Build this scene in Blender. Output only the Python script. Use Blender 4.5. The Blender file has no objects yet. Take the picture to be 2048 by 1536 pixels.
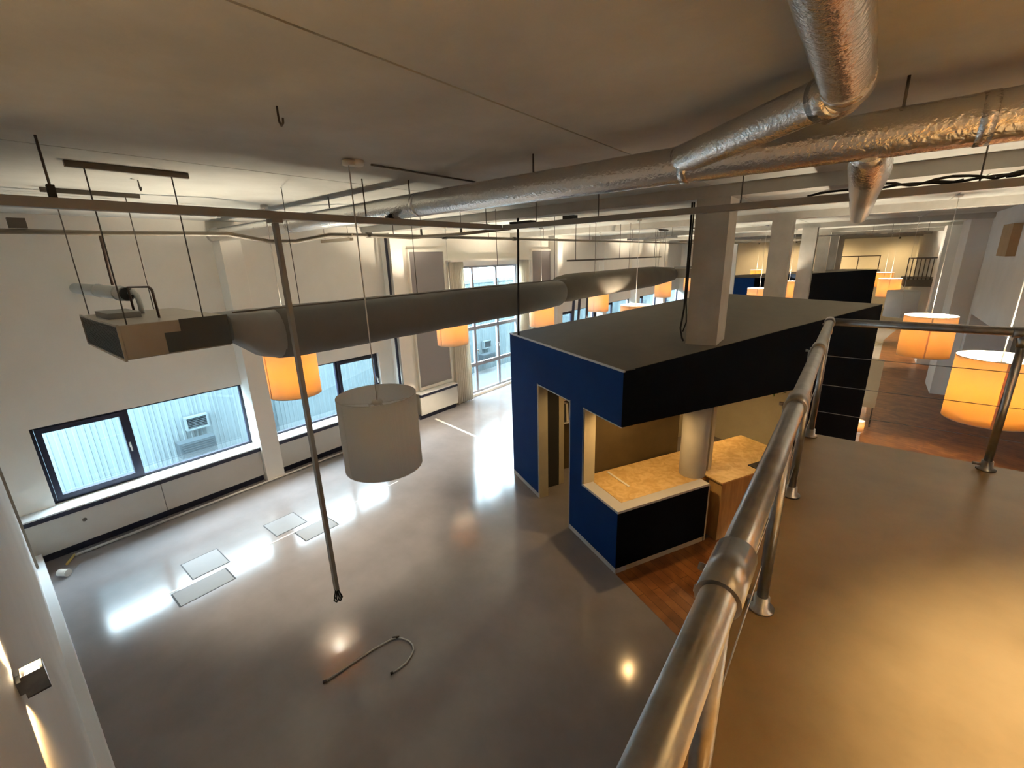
import bpy, bmesh, math, random
from mathutils import Vector, Matrix
random.seed(7)
S = bpy.context.scene
C = S.collection
PI = math.pi

# ------------------------------------------------------------------ camera
cam = bpy.data.cameras.new('camera'); co = bpy.data.objects.new('camera', cam); C.objects.link(co)
cam.sensor_width = 36.0; cam.lens = 871.7 * 36.0 / 2048.0; cam.clip_end = 200; cam.clip_start = 0.02
RX = Vector((0.7827877836, 0.6216023480, -0.0292199708))
DN = Vector((0.1493349369, -0.2332273338, -0.9608871356))
FW = Vector((-0.6041045956, 0.7478071487, -0.2753944552))
m = Matrix((RX, -DN, -FW)).transposed().to_4x4(); m.translation = Vector((0, 0, 4.7)); co.matrix_world = m
S.camera = co
# ------------------------------------------------------------------ world, exposure
W = bpy.data.worlds.new('world'); S.world = W; W.use_nodes = True
bg = W.node_tree.nodes['Background']; bg.inputs[0].default_value = (0.68, 0.86, 1.0, 1); bg.inputs[1].default_value = 19.0
S.view_settings.view_transform = 'Standard'; S.view_settings.look = 'None'; S.view_settings.gamma = 1
S.view_settings.exposure = 1.42; S.view_settings.use_curve_mapping = False
S.cycles.use_denoising = True
S.cycles.max_bounces = 10; S.cycles.diffuse_bounces = 7; S.cycles.glossy_bounces = 4; S.cycles.transparent_max_bounces = 8
S.cycles.sample_clamp_indirect = 6.0; S.cycles.caustics_reflective = False; S.cycles.caustics_refractive = False
WARM = (1.0, 0.87, 0.66)
LAMP_W = 225.0

# ------------------------------------------------------------------ materials
def mat(name, col, rough=0.6, metal=0.0, noise=None, bump=None, spec=0.5, col2=None, emit=None, estr=0.0, stretch=None, coat=0.0):
    M = bpy.data.materials.new(name); M.use_nodes = True
    nt = M.node_tree; b = nt.nodes['Principled BSDF']
    b.inputs['Base Color'].default_value = (*col, 1); b.inputs['Roughness'].default_value = rough
    b.inputs['Metallic'].default_value = metal; b.inputs['Specular IOR Level'].default_value = spec
    b.inputs['Coat Weight'].default_value = coat; b.inputs['Coat Roughness'].default_value = 0.15
    if emit: b.inputs['Emission Color'].default_value = (*emit, 1); b.inputs['Emission Strength'].default_value = estr
    tc = nt.nodes.new('ShaderNodeTexCoord'); mp = nt.nodes.new('ShaderNodeMapping')
    nt.links.new(tc.outputs['Object'], mp.inputs[0])
    if stretch: mp.inputs['Scale'].default_value = stretch
    if noise:
        n = nt.nodes.new('ShaderNodeTexNoise'); n.inputs['Scale'].default_value = noise; n.inputs['Detail'].default_value = 6
        n.inputs['Roughness'].default_value = 0.6
        nt.links.new(mp.outputs[0], n.inputs[0])
        r = nt.nodes.new('ShaderNodeValToRGB'); r.color_ramp.elements[0].position = 0.33; r.color_ramp.elements[1].position = 0.68
        r.color_ramp.elements[0].color = (*(col2 or tuple(c * 0.8 for c in col)), 1); r.color_ramp.elements[1].color = (*col, 1)
        nt.links.new(n.outputs[0], r.inputs[0]); nt.links.new(r.outputs[0], b.inputs['Base Color'])
    if bump:
        n2 = nt.nodes.new('ShaderNodeTexNoise'); n2.inputs['Scale'].default_value = bump[0]; n2.inputs['Detail'].default_value = 3
        nt.links.new(mp.outputs[0], n2.inputs[0])
        bp = nt.nodes.new('ShaderNodeBump'); bp.inputs['Strength'].default_value = bump[1]; bp.inputs['Distance'].default_value = bump[2]
        nt.links.new(n2.outputs[0], bp.inputs['Height']); nt.links.new(bp.outputs[0], b.inputs['Normal'])
    return M
def wood_mat(name, c1, c2, rough, vec, scale=1.0, planks=None):
    M = mat(name, c1, rough, noise=None); nt = M.node_tree; b = nt.nodes['Principled BSDF']
    mp = [n for n in nt.nodes if n.type == 'MAPPING'][0]; mp.inputs['Scale'].default_value = vec
    n = nt.nodes.new('ShaderNodeTexNoise'); n.inputs['Scale'].default_value = scale; n.inputs['Detail'].default_value = 8; n.inputs['Distortion'].default_value = 1.2
    nt.links.new(mp.outputs[0], n.inputs[0])
    r = nt.nodes.new('ShaderNodeValToRGB'); r.color_ramp.elements[0].position = 0.38; r.color_ramp.elements[1].position = 0.62
    r.color_ramp.elements[0].color = (*c2, 1); r.color_ramp.elements[1].color = (*c1, 1)
    nt.links.new(n.outputs[0], r.inputs[0])
    if planks:
        tc = [q for q in nt.nodes if q.type == 'TEX_COORD'][0]
        m2 = nt.nodes.new('ShaderNodeMapping'); m2.inputs['Rotation'].default_value = (0, 0, planks); nt.links.new(tc.outputs['Object'], m2.inputs[0])
        br = nt.nodes.new('ShaderNodeTexBrick'); br.inputs['Scale'].default_value = 1; br.inputs['Brick Width'].default_value = 1.6; br.inputs['Row Height'].default_value = 0.14
        br.inputs['Mortar Size'].default_value = 0.004; br.inputs['Color1'].default_value = (1, 1, 1, 1); br.inputs['Color2'].default_value = (.72, .68, .62, 1); br.inputs['Mortar'].default_value = (.3, .25, .2, 1)
        nt.links.new(m2.outputs[0], br.inputs[0])
        mx = nt.nodes.new('ShaderNodeMixRGB'); mx.blend_type = 'MULTIPLY'; mx.inputs[0].default_value = 1
        nt.links.new(r.outputs[0], mx.inputs[1]); nt.links.new(br.outputs[0], mx.inputs[2]); nt.links.new(mx.outputs[0], b.inputs['Base Color'])
    else:
        nt.links.new(r.outputs[0], b.inputs['Base Color'])
    return M
def shade_mat(name, col, tr=(1.0, .64, .22, 1), k=.34):
    M = bpy.data.materials.new(name); M.use_nodes = True; nt = M.node_tree; nt.nodes.clear()
    o = nt.nodes.new('ShaderNodeOutputMaterial'); d = nt.nodes.new('ShaderNodeBsdfDiffuse'); t = nt.nodes.new('ShaderNodeBsdfTranslucent'); x = nt.nodes.new('ShaderNodeMixShader')
    w = nt.nodes.new('ShaderNodeTexWave'); w.inputs['Scale'].default_value = 60; w.inputs['Distortion'].default_value = 2
    tc = nt.nodes.new('ShaderNodeTexCoord'); nt.links.new(tc.outputs['Object'], w.inputs[0])
    r = nt.nodes.new('ShaderNodeValToRGB'); r.color_ramp.elements[0].color = (*[c * .95 for c in col], 1); r.color_ramp.elements[1].color = (*col, 1)
    nt.links.new(w.outputs[0], r.inputs[0]); nt.links.new(r.outputs[0], d.inputs[0]); t.inputs[0].default_value = tr
    x.inputs[0].default_value = k; nt.links.new(d.outputs[0], x.inputs[1]); nt.links.new(t.outputs[0], x.inputs[2]); nt.links.new(x.outputs[0], o.inputs[0])
    return M
def glass_mat(name):
    M = bpy.data.materials.new(name); M.use_nodes = True; nt = M.node_tree; nt.nodes.clear()
    o = nt.nodes.new('ShaderNodeOutputMaterial'); t = nt.nodes.new('ShaderNodeBsdfTransparent'); g = nt.nodes.new('ShaderNodeBsdfGlossy'); x = nt.nodes.new('ShaderNodeMixShader')
    t.inputs[0].default_value = (.96, .98, .97, 1); g.inputs['Roughness'].default_value = 0.02
    lw = nt.nodes.new('ShaderNodeLayerWeight'); lw.inputs[0].default_value = .5; f = nt.nodes.new('ShaderNodeMath'); f.operation = 'POWER'; f.inputs[1].default_value = 4
    g2 = nt.nodes.new('ShaderNodeMath'); g2.operation = 'MULTIPLY_ADD'; g2.inputs[1].default_value = .9; g2.inputs[2].default_value = .04
    nt.links.new(lw.outputs['Facing'], f.inputs[0]); nt.links.new(f.outputs[0], g2.inputs[0]); nt.links.new(g2.outputs[0], x.inputs[0]); nt.links.new(t.outputs[0], x.inputs[1]); nt.links.new(g.outputs[0], x.inputs[2]); nt.links.new(x.outputs[0], o.inputs[0])
    return M
MAT = dict(
    floor=mat('polished_screed', (.25, .232, .235), .14, noise=1.3, col2=(.205, .19, .192), bump=(3, .03, .02), spec=.42),
    mezz=mat('mezzanine_screed', (.285, .185, .080), .28, noise=1.6, col2=(.205, .13, .052), bump=(4, .05, .02), spec=.3),
    ceiling=mat('bare_concrete', (.56, .57, .53), .85, noise=.7, col2=(.40, .40, .365), bump=(30, .15, .01)),
    beam=mat('beam_concrete', (.50, .49, .45), .85, noise=1.5, col2=(.40, .375, .33)),
    wall=mat('white_wall_paint', (.82, .79, .73), .75, noise=2, col2=(.79, .76, .70)),
    wall_r=mat('cool_white_paint', (.74, .73, .71), .75, noise=1.2, col2=(.68, .67, .65)),
    plaster=mat('sill_white', (.72, .73, .74), .45),
    cabinet=mat('radiator_cover_paint', (.60, .58, .54), .55, noise=3, col2=(.57, .55, .51)),
    black=mat('dark_frame', (.012, .013, .035), .45),
    white_frame=mat('white_window_frame', (.30, .30, .34), .4),
    screen=mat('grey_screen_fabric', (.27, .245, .25), .9, bump=(300, .2, .002)),
    curtain=shade_mat('cream_curtain', (.90, .86, .79), (.9, .84, .74, 1), .5),
    blue=mat('deep_blue_panel', (.0008, .030, .150), .75, noise=1.2, col2=(.0006, .024, .125), spec=.12),
    blue_dim=mat('dimmed_blue_panel', (.0012, .003, .007), .8, noise=2, spec=.06),  # the blue paint again, its darkness under amber light put into the colour
    trimg=mat('pale_edge_trim', (.50, .50, .50), .5),
    roof=mat('kiosk_roof_board', (.155, .135, .10), .8, noise=2.2, col2=(.135, .117, .088)),
    inner=mat('kiosk_cream_paint', (.55, .50, .36), .7, noise=3, col2=(.50, .45, .32)),
    osb=wood_mat('pale_strand_board', (.70, .50, .22), (.56, .36, .13), .55, (3, 3, 3), 2.2),
    ply=wood_mat('amber_board', (.50, .32, .12), (.38, .23, .08), .55, (6, 6, 1), 1.6),
    woodfloor=wood_mat('brown_plank_floor', (.32, .125, .034), (.18, .06, .016), .33, (1.5, 1.5, 1.5), 1.5, planks=.47),
    foil=mat('foil_wrap', (.80, .79, .77), .24, metal=1.0, bump=(42, .55, .012)),
    galv=mat('galvanised_tube', (.44, .44, .44), .30, metal=1.0, noise=12, col2=(.30, .30, .30), bump=(60, .08, .004)),
    tray=mat('grey_trunking', (.30, .29, .27), .5, metal=.2),
    dark=mat('black_cable', (.012, .011, .010), .6),
    rod=mat('dull_rod', (.12, .105, .09), .5, metal=.5),
    pipe=mat('painted_pipe', (.22, .185, .14), .5),
    fabric=mat('grey_duct_fabric', (.20, .198, .19), .95, noise=1.5, col2=(.18, .178, .17), bump=(14, .12, .01)),
    fabric2=mat('beige_duct_fabric', (.14, .125, .10), .95, noise=2.0, col2=(.12, .105, .085), bump=(14, .12, .01)),
    neck=mat('pale_neck_fabric', (.33, .325, .31), .9, bump=(10, .3, .02)),
    unit=mat('unit_sheet_metal', (.36, .31, .25), .4, metal=.35, noise=2, col2=(.31, .27, .215)),
    unit_dark=mat('unit_dark_plate', (.045, .050, .052), .5),
    insul=mat('pale_pipe_jacket', (.46, .47, .45), .5, bump=(20, .3, .01)),
    copper=mat('brown_pipe', (.10, .065, .05), .5, metal=.3),
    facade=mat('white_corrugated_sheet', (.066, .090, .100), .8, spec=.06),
    outd=mat('outdoor_grey', (.024, .034, .040), .8, spec=.06),
    ground=mat('outdoor_ground', (.05, .06, .065), .9, noise=3),
    shade=shade_mat('lampshade_fabric', (.80, .72, .64)),
    shade_off=shade_mat('lampshade_fabric_plain', (.90, .90, .88), (.9, .9, .88, 1), .5),
    white=mat('white_plastic', (.70, .68, .64), .4),
    glass=glass_mat('window_glass'),
    bulb=mat('lit_bulb', (1, .8, .5), .5, emit=(1, .62, .28), estr=12),
    tube_lit=mat('warm_lit_panel', (1, .9, .7), .5, emit=(1, .70, .32), estr=2.2),
    cabinet_dark=mat('dark_cabinet', (.035, .036, .036), .5),
    leaf=mat('plant_leaf', (.035, .085, .012), .6, noise=8),
    copperwall=mat('ochre_board', (.36, .23, .115), .6, noise=4),
    yellow=mat('yellow_plastic', (.5, .38, .10), .5),
    hatch=mat('floor_hatch_plate', (.20, .20, .215), .42, noise=3, col2=(.22, .22, .23)),
    dark_amber=mat('dark_amber_board', (.085, .060, .024), .6, noise=3, col2=(.065, .045, .018)),
    groove=mat('hatch_groove', (.035, .035, .04), .6),
)

# ------------------------------------------------------------------ mesh helpers
def nbm(): return bmesh.new()
def box(bm, x0, x1, y0, y1, z0, z1):
    v = [bm.verts.new((x, y, z)) for z in (z0, z1) for y in (y0, y1) for x in (x0, x1)]
    for f in ((0, 2, 3, 1), (4, 5, 7, 6), (0, 1, 5, 4), (2, 6, 7, 3), (0, 4, 6, 2), (1, 3, 7, 5)):
        bm.faces.new([v[i] for i in f])
    return v
def prism(bm, pts, z0, z1):
    a = [bm.verts.new((p[0], p[1], z0)) for p in pts]; b = [bm.verts.new((p[0], p[1], z1)) for p in pts]
    bm.faces.new(a[::-1]); bm.faces.new(b); n = len(pts)
    for i in range(n): bm.faces.new((a[i], a[(i + 1) % n], b[(i + 1) % n], b[i]))
def tube(bm, pts, r, seg=10, caps=True, rs=None):
    pts = [Vector(p) for p in pts]; rings = []; up = None
    for i, p in enumerate(pts):
        if i == 0: d = pts[1] - p
        elif i == len(pts) - 1: d = p - pts[-2]
        else: d = (pts[i + 1] - p).normalized() + (p - pts[i - 1]).normalized()
        d.normalize()
        if up is None: up = Vector((0, 0, 1)) if abs(d.z) < .9 else Vector((1, 0, 0))
        a = d.cross(up).normalized(); b = a.cross(d).normalized(); up = b
        rr = rs[i] if rs else r
        if 0 < i < len(pts) - 1:
            c = (pts[i + 1] - p).normalized().dot((p - pts[i - 1]).normalized()); k = 1 / max(.5, math.sqrt((1 + c) / 2))
        else: k = 1
        rings.append([bm.verts.new(p + (a * math.cos(t) + b * math.sin(t)) * rr * (k if k < 1.3 else 1.0)) for t in [2 * PI * j / seg for j in range(seg)]])
    for q in range(len(rings) - 1):
        for j in range(seg):
            f = bm.faces.new((rings[q][j], rings[q][(j + 1) % seg], rings[q + 1][(j + 1) % seg], rings[q + 1][j])); f.smooth = True
    if caps: bm.faces.new(rings[0][::-1]); bm.faces.new(rings[-1])
def lathe(bm, prof, seg=32, c=(0, 0, 0)):
    R = [[bm.verts.new((c[0] + r * math.cos(2 * PI * j / seg), c[1] + r * math.sin(2 * PI * j / seg), c[2] + z)) for j in range(seg)] for r, z in prof]
    for i in range(len(R) - 1):
        for j in range(seg):
            f = bm.faces.new((R[i][j], R[i][(j + 1) % seg], R[i + 1][(j + 1) % seg], R[i + 1][j])); f.smooth = True
    return R
def shell(bm, r, t, z0, z1, seg=48):     # open cylinder wall with real thickness
    R = lathe(bm, [(r, z0), (r, z1), (r - t, z1), (r - t, z0), (r, z0)], seg)
    bmesh.ops.remove_doubles(bm, verts=bm.verts, dist=1e-5)
def loft(bm, secs, caps=True):
    R = [[bm.verts.new(p) for p in s] for s in secs]; n = len(R[0])
    for i in range(len(R) - 1):
        for j in range(n):
            f = bm.faces.new((R[i][j], R[i][(j + 1) % n], R[i + 1][(j + 1) % n], R[i + 1][j])); f.smooth = True
    if caps: bm.faces.new(R[0][::-1]); bm.faces.new(R[-1])
def obj(name, bm, m, parent=None, bevel=0):
    bmesh.ops.recalc_face_normals(bm, faces=bm.faces)
    me = bpy.data.meshes.new(name); bm.to_mesh(me); bm.free(); me.materials.append(MAT[m] if isinstance(m, str) else m)
    o = bpy.data.objects.new(name, me); C.objects.link(o)
    if parent: o.parent = parent
    if bevel:
        md = o.modifiers.new('bevel', 'BEVEL'); md.width = bevel; md.segments = 2; md.limit_method = 'ANGLE'
    return o
def tag(o, label, cat, group=None):
    o['label'] = label; o['category'] = cat
    if group: o['group'] = group
    return o
def struct(name, bm, m, parent=None, bevel=0):
    o = obj(name, bm, m, parent, bevel)
    if not parent: o['kind'] = 'structure'
    return o
def thing(name, label, cat, loc=(0, 0, 0), rz=0, group=None):
    o = bpy.data.objects.new(name, None); C.objects.link(o); o.location = loc; o.rotation_euler = (0, 0, rz); o.empty_display_size = .2
    return tag(o, label, cat, group)
def dup(root, loc, label, group=None, rz=None):
    r = root.copy(); C.objects.link(r); r.location = loc; r['label'] = label
    if rz is not None: r.rotation_euler = (0, 0, rz)
    if group: r['group'] = group
    for ch in list(root.children):
        c = ch.copy(); C.objects.link(c); c.parent = r
        for g in list(ch.children):
            d = g.copy(); C.objects.link(d); d.parent = c
    return r
def B(*args):
    bm = nbm()
    for a in args: box(bm, *a)
    return bm
def T(*args, seg=10):
    bm = nbm()
    for pts, r in args: tube(bm, pts, r, seg)
    return bm
def struct_empty(name, loc=(0, 0, 0)):
    o = bpy.data.objects.new(name, None); C.objects.link(o); o.location = loc; o['kind'] = 'structure'; return o

ZC = 5.6; XW = -10.4; YB = 47.0; XR = 2.6
# ------------------------------------------------------------------ floors
UX = Vector((.89, -.456, 0)); UY = Vector((.456, .89, 0)); CN = Vector((-2.37, 5.32, 0)); KROT = math.atan2(-.456, .89)
struct('floor', B((-10.8, 5.2, -.6, YB, -.12, 0)), 'floor')
a = CN - UX * 0.02; d = 6.2
bm = nbm(); pr = [(a.x + UX.x * 0, a.y + UX.y * 0), (a.x + UX.x * 5.6, a.y + UX.y * 5.6), (XR, 2.8), (XR, 40), (-.2, 40), (a.x + UY.x * 5.9, a.y + UY.y * 5.9)]
prism(bm, [(a.x, a.y), (5, a.y - (5 - a.x) * .456 / .89), (5, 19), (XR, 19), (XR, 40), (.2 + .456 * 2, 30), (a.x + UY.x * 5.9, a.y + UY.y * 5.9)], 0, .004)
struct('floor', bm, 'woodfloor')
# mezzanine slab the camera stands on
struct('mezzanine_floor', B((-.27, XR, -.2, 4.55, 2.82, 3.1)), 'mezz')
# ceiling planks with open joints
bm = nbm(); xs = [-10.8, -7.8, -4.85, -1.9, 1.05, XR + .2]
for i in range(5): box(bm, xs[i] + .009, xs[i + 1] - .009, -.4, YB + .2, ZC, ZC + .12)
box(bm, -10.8, XR + .2, -.4, YB + .2, ZC + .06, ZC + .2)
struct('ceiling', bm, 'ceiling')
for k in range(7):
    y = 7.1 + 6.12 * k
    struct('ceiling_beam', B((XW - .1, XR, y - .2, y + .2, 5.44, ZC + .02)), 'beam')
# columns: square above, round inside the front kiosk
bm = nbm(); box(bm, -2.085, -1.635, 6.91, 7.36, 2.62, 5.46); lathe(bm, [(.0, 0), (.215, 0), (.215, 2.63), (0, 2.63)], 32, (-1.88, 7.17, 0))
struct('column', bm, 'beam')
for k in range(1, 6):
    y = 7.1 + 6.12 * k
    struct('column', B((-2.075, -1.625, y - .22, y + .22, 0, 5.46)), 'beam')
# ------------------------------------------------------------------ window wall
bays = [(.24, 3.46, .835, 2.24), (3.88, 6.98, .835, 2.30), (10.35, 13.45, .09, 4.52), (16.45, 19.65, .84, 2.36), (20.5, 23.8, .84, 2.36), (24.6, 27.9, .84, 2.36), (28.7, 32.0, .84, 2.36)]
bm = nbm(); prev = -.4
for y0, y1, z0, z1 in bays:
    box(bm, XW - .25, XW, prev, y0, 0, ZC + .02); box(bm, XW - .25, XW, y0, y1, 0, z0); box(bm, XW - .25, XW, y0, y1, z1, ZC + .02); prev = y1
box(bm, XW - .25, XW, prev, YB, 0, ZC + .02)
struct('wall_left', bm, 'wall')
for y in (3.64, 7.62, 15.75, 19.85, 23.95, 28.05, 32.2, 36.3):
    bm = B((XW, -9.99, y - .19, y + .19, 0, 5.46)); struct('wall_pilaster', bm, 'wall', bevel=.004)
struct('trim_1', T(([(-10.06, 7.36, .0), (-10.06, 7.36, 5.4)], .035)), 'black')
def low_window(n, y0, y1, z0, z1, div, sash):
    root = struct_empty('window_%d' % n); x0, x1 = XW - .17, XW - .10; F = .045
    struct('window_frame', B((x0, x1, y0, y1, z0, z0 + F), (x0, x1, y0, y1, z1 - F, z1), (x0, x1, y0, y0 + F, z0 + F, z1 - F), (x0, x1, y1 - F, y1, z0 + F, z1 - F),
                             (x0, x1, div - .025, div + .025, z0 + F, z1 - F)), 'black', root)
    s0, s1 = (y0 + F, div - .025) if sash == 0 else (div + .025, y1 - F)
    G = .08; a0, a1, b0, b1 = s0 + .004, s1 - .004, z0 + F + .004, z1 - F - .004; xx = x1 + .03
    sh = struct('window_sash', B((x0 + .01, xx, a0, a1, b0, b0 + G), (x0 + .01, xx, a0, a1, b1 - G, b1), (x0 + .01, xx, a0, a0 + G, b0 + G, b1 - G), (x0 + .01, xx, a1 - G, a1, b0 + G, b1 - G)), 'black', root)
    hy = (a1 - G / 2) if sash == 0 else (a1 - G / 2)
    struct('window_handle', B((xx, xx + .012, hy - .014, hy + .014, (z0 + z1) / 2 - .05, (z0 + z1) / 2 + .05), (xx + .012, xx + .045, hy - .01, hy + .01, (z0 + z1) / 2 - .01, (z0 + z1) / 2 + .01), (xx + .035, xx + .05, hy - .01, hy + .01, (z0 + z1) / 2 - .12, (z0 + z1) / 2 + .01)), 'white', sh)
    struct('window_pane', B((x0 + .03, x0 + .036, y0 + F, y1 - F, z0 + F, z1 - F)), 'glass', root)
for i, (y0, y1, z0, z1) in enumerate(bays):
    if i == 2: continue
    low_window(i + 1, y0, y1, z0, z1, [1.48, 5.73, 0, 17.6, 21.7, 25.8, 29.9][i], 0 if i != 1 else 1)
# tall white window with a glazed door leaf
root = struct_empty('window_3'); y0, y1, z0, z1 = bays[2]; x0, x1 = XW - .19, XW - .10
m1, m2 = 11.04, 12.28
struct('window_frame', B((x0, x1, y0, y1, z0, z0 + .07), (x0, x1, y0, y1, z1 - .07, z1), (x0, x1, y0, y0 + .07, z0 + .07, z1 - .07), (x0, x1, y1 - .07, y1, z0 + .07, z1 - .07),
       (x0, x1, m1 - .05, m1 + .05, z0 + .07, z1 - .07), (x0, x1, m2 - .05, m2 + .05, z0 + .07, z1 - .07)), 'white_frame', root)
bm = nbm()
for ya, yb in ((y0 + .07, m1 - .05), (m1 + .05, m2 - .05), (m2 + .05, y1 - .07)):
    for zz in (1.12, 2.42, 3.70): box(bm, x0, x1, ya, yb, zz - .06, zz + .06)
struct('transom', bm, 'white_frame', root)
struct('window_pane', B((x0 + .03, x0 + .036, y0 + .07, y1 - .07, z0 + .07, z1 - .07)), 'glass', root)
h = B((x1, x1 + .05, m1 + .06, m1 + .09, 1.61, 1.64), (x1 + .035, x1 + .05, m1 + .06, m1 + .09, 1.50, 1.64)); box(h, x1, x1 + .05, m2 - .02, m2 + .01, 1.70, 1.73); box(h, x1 + .035, x1 + .05, m2 - .02, m2 + .01, 1.59, 1.73)
struct('door_handle', h, 'white', root)
# outside: corrugated facade, ground
bm = nbm(); n = 0; y = -6.0; pts = []
while y < 44:
    w_ = random.choice((.10, .13, .13, .18)); pts += [(y, 0), (y + w_ * .5, 0), (y + w_ * .6, .014), (y + w_ * .9, .014)]; y += w_
for i in range(len(pts) - 1):
    (ya, xa), (yb, xb) = pts[i], pts[i + 1]
    bm.faces.new([bm.verts.new(v) for v in ((-14 + xa, ya, -.5), (-14 + xb, yb, -.5), (-14 + xb, yb, 3.75), (-14 + xa, ya, 3.75))])
bmesh.ops.remove_doubles(bm, verts=bm.verts, dist=1e-4)
box(bm, -14.3, -14.05, -6, 44, -.5, 3.7); box(bm, -14.2, -13.93, -6, 44, 3.7, 3.85)
struct('outside_facade', bm, 'facade')
struct('outside_ground', B((-14.4, -10.45, -6, 44, -.6, -.45)), 'ground')
def outdoor_unit(y, z, label):
    t = thing('outdoor_unit', label, 'air conditioner', (-13.62, y, z))
    obj('casing', B((-.16, .16, -.42, .42, 0, .42)), 'outd', t, .01)
    bm = nbm()
    for k in range(6): box(bm, .16, .175, -.36, .36, .05 + k * .06, .075 + k * .06)
    obj('front_grille', bm, 'outd', t)
    for q in (-.38, .34): obj('mounting_bracket', B((-.34, .16, q, q + .04, -.04, 0)), 'facade', t)
    return t
outdoor_unit(3.15, -.14, 'dark grey outdoor unit below the vent seen through the left window')
outdoor_unit(15.05, .02, 'dark grey outdoor unit seen through the tall white window')
def vent(y, z, label):
    t = thing('wall_vent', label, 'vent', (-13.96, y, z))
    obj('vent_frame', B((0, .16, -.27, .27, 0, .04), (0, .16, -.27, .27, .33, .37), (0, .16, -.27, -.23, .04, .33), (0, .16, .23, .27, .04, .33)), 'facade', t)
    bm = nbm()
    for k in range(6): box(bm, .02, .12, -.23, .23, .05 + k * .046, .075 + k * .046)
    obj('louvre', bm, 'outd', t)
vent(3.33, .47, 'white framed louvre vent on the corrugated facade outside the left window')
vent(15.35, .62, 'small louvre vent on the facade outside the tall white window')
tag(obj('downpipe', T(([(-13.88, 5.35, -.45), (-13.88, 5.35, 3.7)], .06)), 'facade'), 'pale downpipe on the corrugated facade outside the left window', 'pipe')
# radiator covers with sills
def rad(y0, y1, seams, label, grille=None):
    t = thing('radiator_cover', label, 'radiator cover', (-10.25, y0, 0)); L = y1 - y0
    obj('sill_board', B((-.15, .19, 0, L, .815, .84)), 'plaster', t, .003)
    obj('dark_edge_strip', B((.12, .178, .002, L - .002, .735, .815)), 'black', t)
    ys = [0] + [s - y0 for s in seams] + [L]
    for i in range(len(ys) - 1):
        obj('front_panel', B((.11, .165, ys[i] + .004, ys[i + 1] - .004, .16, .733)), 'cabinet', t, .003)
    obj('plinth', B((.02, .07, .01, L - .01, .0, .16)), 'black', t)
    if grille:
        o = obj('thermostat_knob', nbm_disc(), 'rod', t); o.location = (.166, grille - y0, .55); o.rotation_euler = (0, PI / 2, 0)
def nbm_disc():
    bm = nbm(); lathe(bm, [(0, 0), (.032, 0), (.032, .006), (.024, .012), (.012, .012), (0, .008)], 20); return bm
rad(-.28, 3.45, [1.62], 'long cream radiator cover with bright sill under the leftmost window', .5)
rad(3.83, 7.40, [5.6], 'cream radiator cover with sill under the window behind the hanging pole', None)
rad(8.05, 9.62, [], 'short cream radiator cover under the grey screen beside the curtain', None)
for y0, y1 in ((16.1, 19.65), (20.1, 23.75)):
    rad(y0, y1, [(y0 + y1) / 2], 'cream radiator cover under the far windows, %s' % ('nearer one beyond the kiosk' if y0 < 17 else 'further one beyond the kiosk'))
tag(obj('heating_pipe', T(([(-9.96, .25, .03), (-9.95, 3.9, .03), (-9.97, 7.3, .03)], .022)), 'cabinet'), 'pale heating pipe running along the floor below the radiator covers', 'pipe')
# grey screens
def screen(y0, y1, label):
    t = thing('wall_screen', label, 'screen', (XW, y0, 0)); L = y1 - y0
    obj('screen_frame', B((.0, .09, 0, L, 4.98, 5.05), (.0, .09, 0, .05, 0.95, 4.98), (.0, .09, L - .07, L, 0.95, 4.98), (.0, .09, 0, L, .86, .95)), 'wall', t)
    obj('fabric_panel', B((.0, .05, .05, L - .07, 0.95, 4.98)), 'screen', t)
screen(8.25, 9.68, 'tall grey fabric screen left of the tall curtained window')
screen(14.2, 15.7, 'tall grey fabric screen right of the tall curtained window')
# curtains
def curtain(ya, yb, ta, tb, label):
    bm = nbm(); secs = []
    for k in range(13):
        z = .04 + (4.66 - .04) * k / 12; s = k / 12; w = math.sin(PI * min(1, s * 1.05)) * 0
        y0 = ya + (ta - ya) * s; y1 = yb + (tb - yb) * s; row = []; N = 70
        for j in range(N + 1):
            u = j / N; row.append((-10.22 + .045 * math.sin(u * 2 * PI * 9) * (1.15 - .5 * s) + .012 * math.sin(u * 41 + k), y0 + (y1 - y0) * u, z))
        row += [(p[0] - .012, p[1], p[2]) for p in row[::-1]]
        secs.append(row)
    loft(bm, secs)
    return tag(obj('curtain', bm, 'curtain'), label, 'curtain')
curtain(9.72, 10.50, 9.75, 10.35, 'cream pleated floor-length curtain at the left side of the tall window')
curtain(13.15, 13.8, 13.3, 13.9, 'cream pleated curtain at the right side of the tall window')
tag(obj('curtain_rail', B((-10.4, -10.12, 9.7, 13.98, 4.67, 4.73)), 'wall'), 'pale curtain rail board above the tall window', 'curtain rail')
# ------------------------------------------------------------------ other walls
bm = B((-10.8, XR + .2, -.6, -.31, 0, ZC + .02), (-9.52, XR, -.31, -.2, .25, ZC)); struct('wall_front', bm, 'wall_r')
struct('trim_3', B((-9.58, -9.52, -.31, -.17, .25, 5.4)), 'pipe')
struct('trim_2', B((-10.0, XR, -.31, -.1, 0, .25)), 'plaster', bevel=.006)
struct('wall_right', B((XR, XR + .2, -.6, 19.0, 2.7, ZC + .02), (XR, XR + .2, 19.0, YB, 0, ZC + .02), (5, 5.2, -.6, 19.2, 0, 2.9), (XR + .2, 5.0, 19.0, 19.2, 0, 2.9), (XR + .2, 5.0, -.6, 19, 2.7, 2.9), (XR, 5.0, -.6, -.4, 0, 2.7)), 'wall_r')
struct('column', B((4.0, 4.3, 9.0, 9.3, 0, 2.7)), 'wall_r')
for y0, y1, x0 in ((19.4, 21.0, 2.15), (24.3, 25.2, 2.08)): struct('wall_pilaster', B((x0, XR, y0, y1, 0, 5.46)), 'wall_r', bevel=.005)
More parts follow.
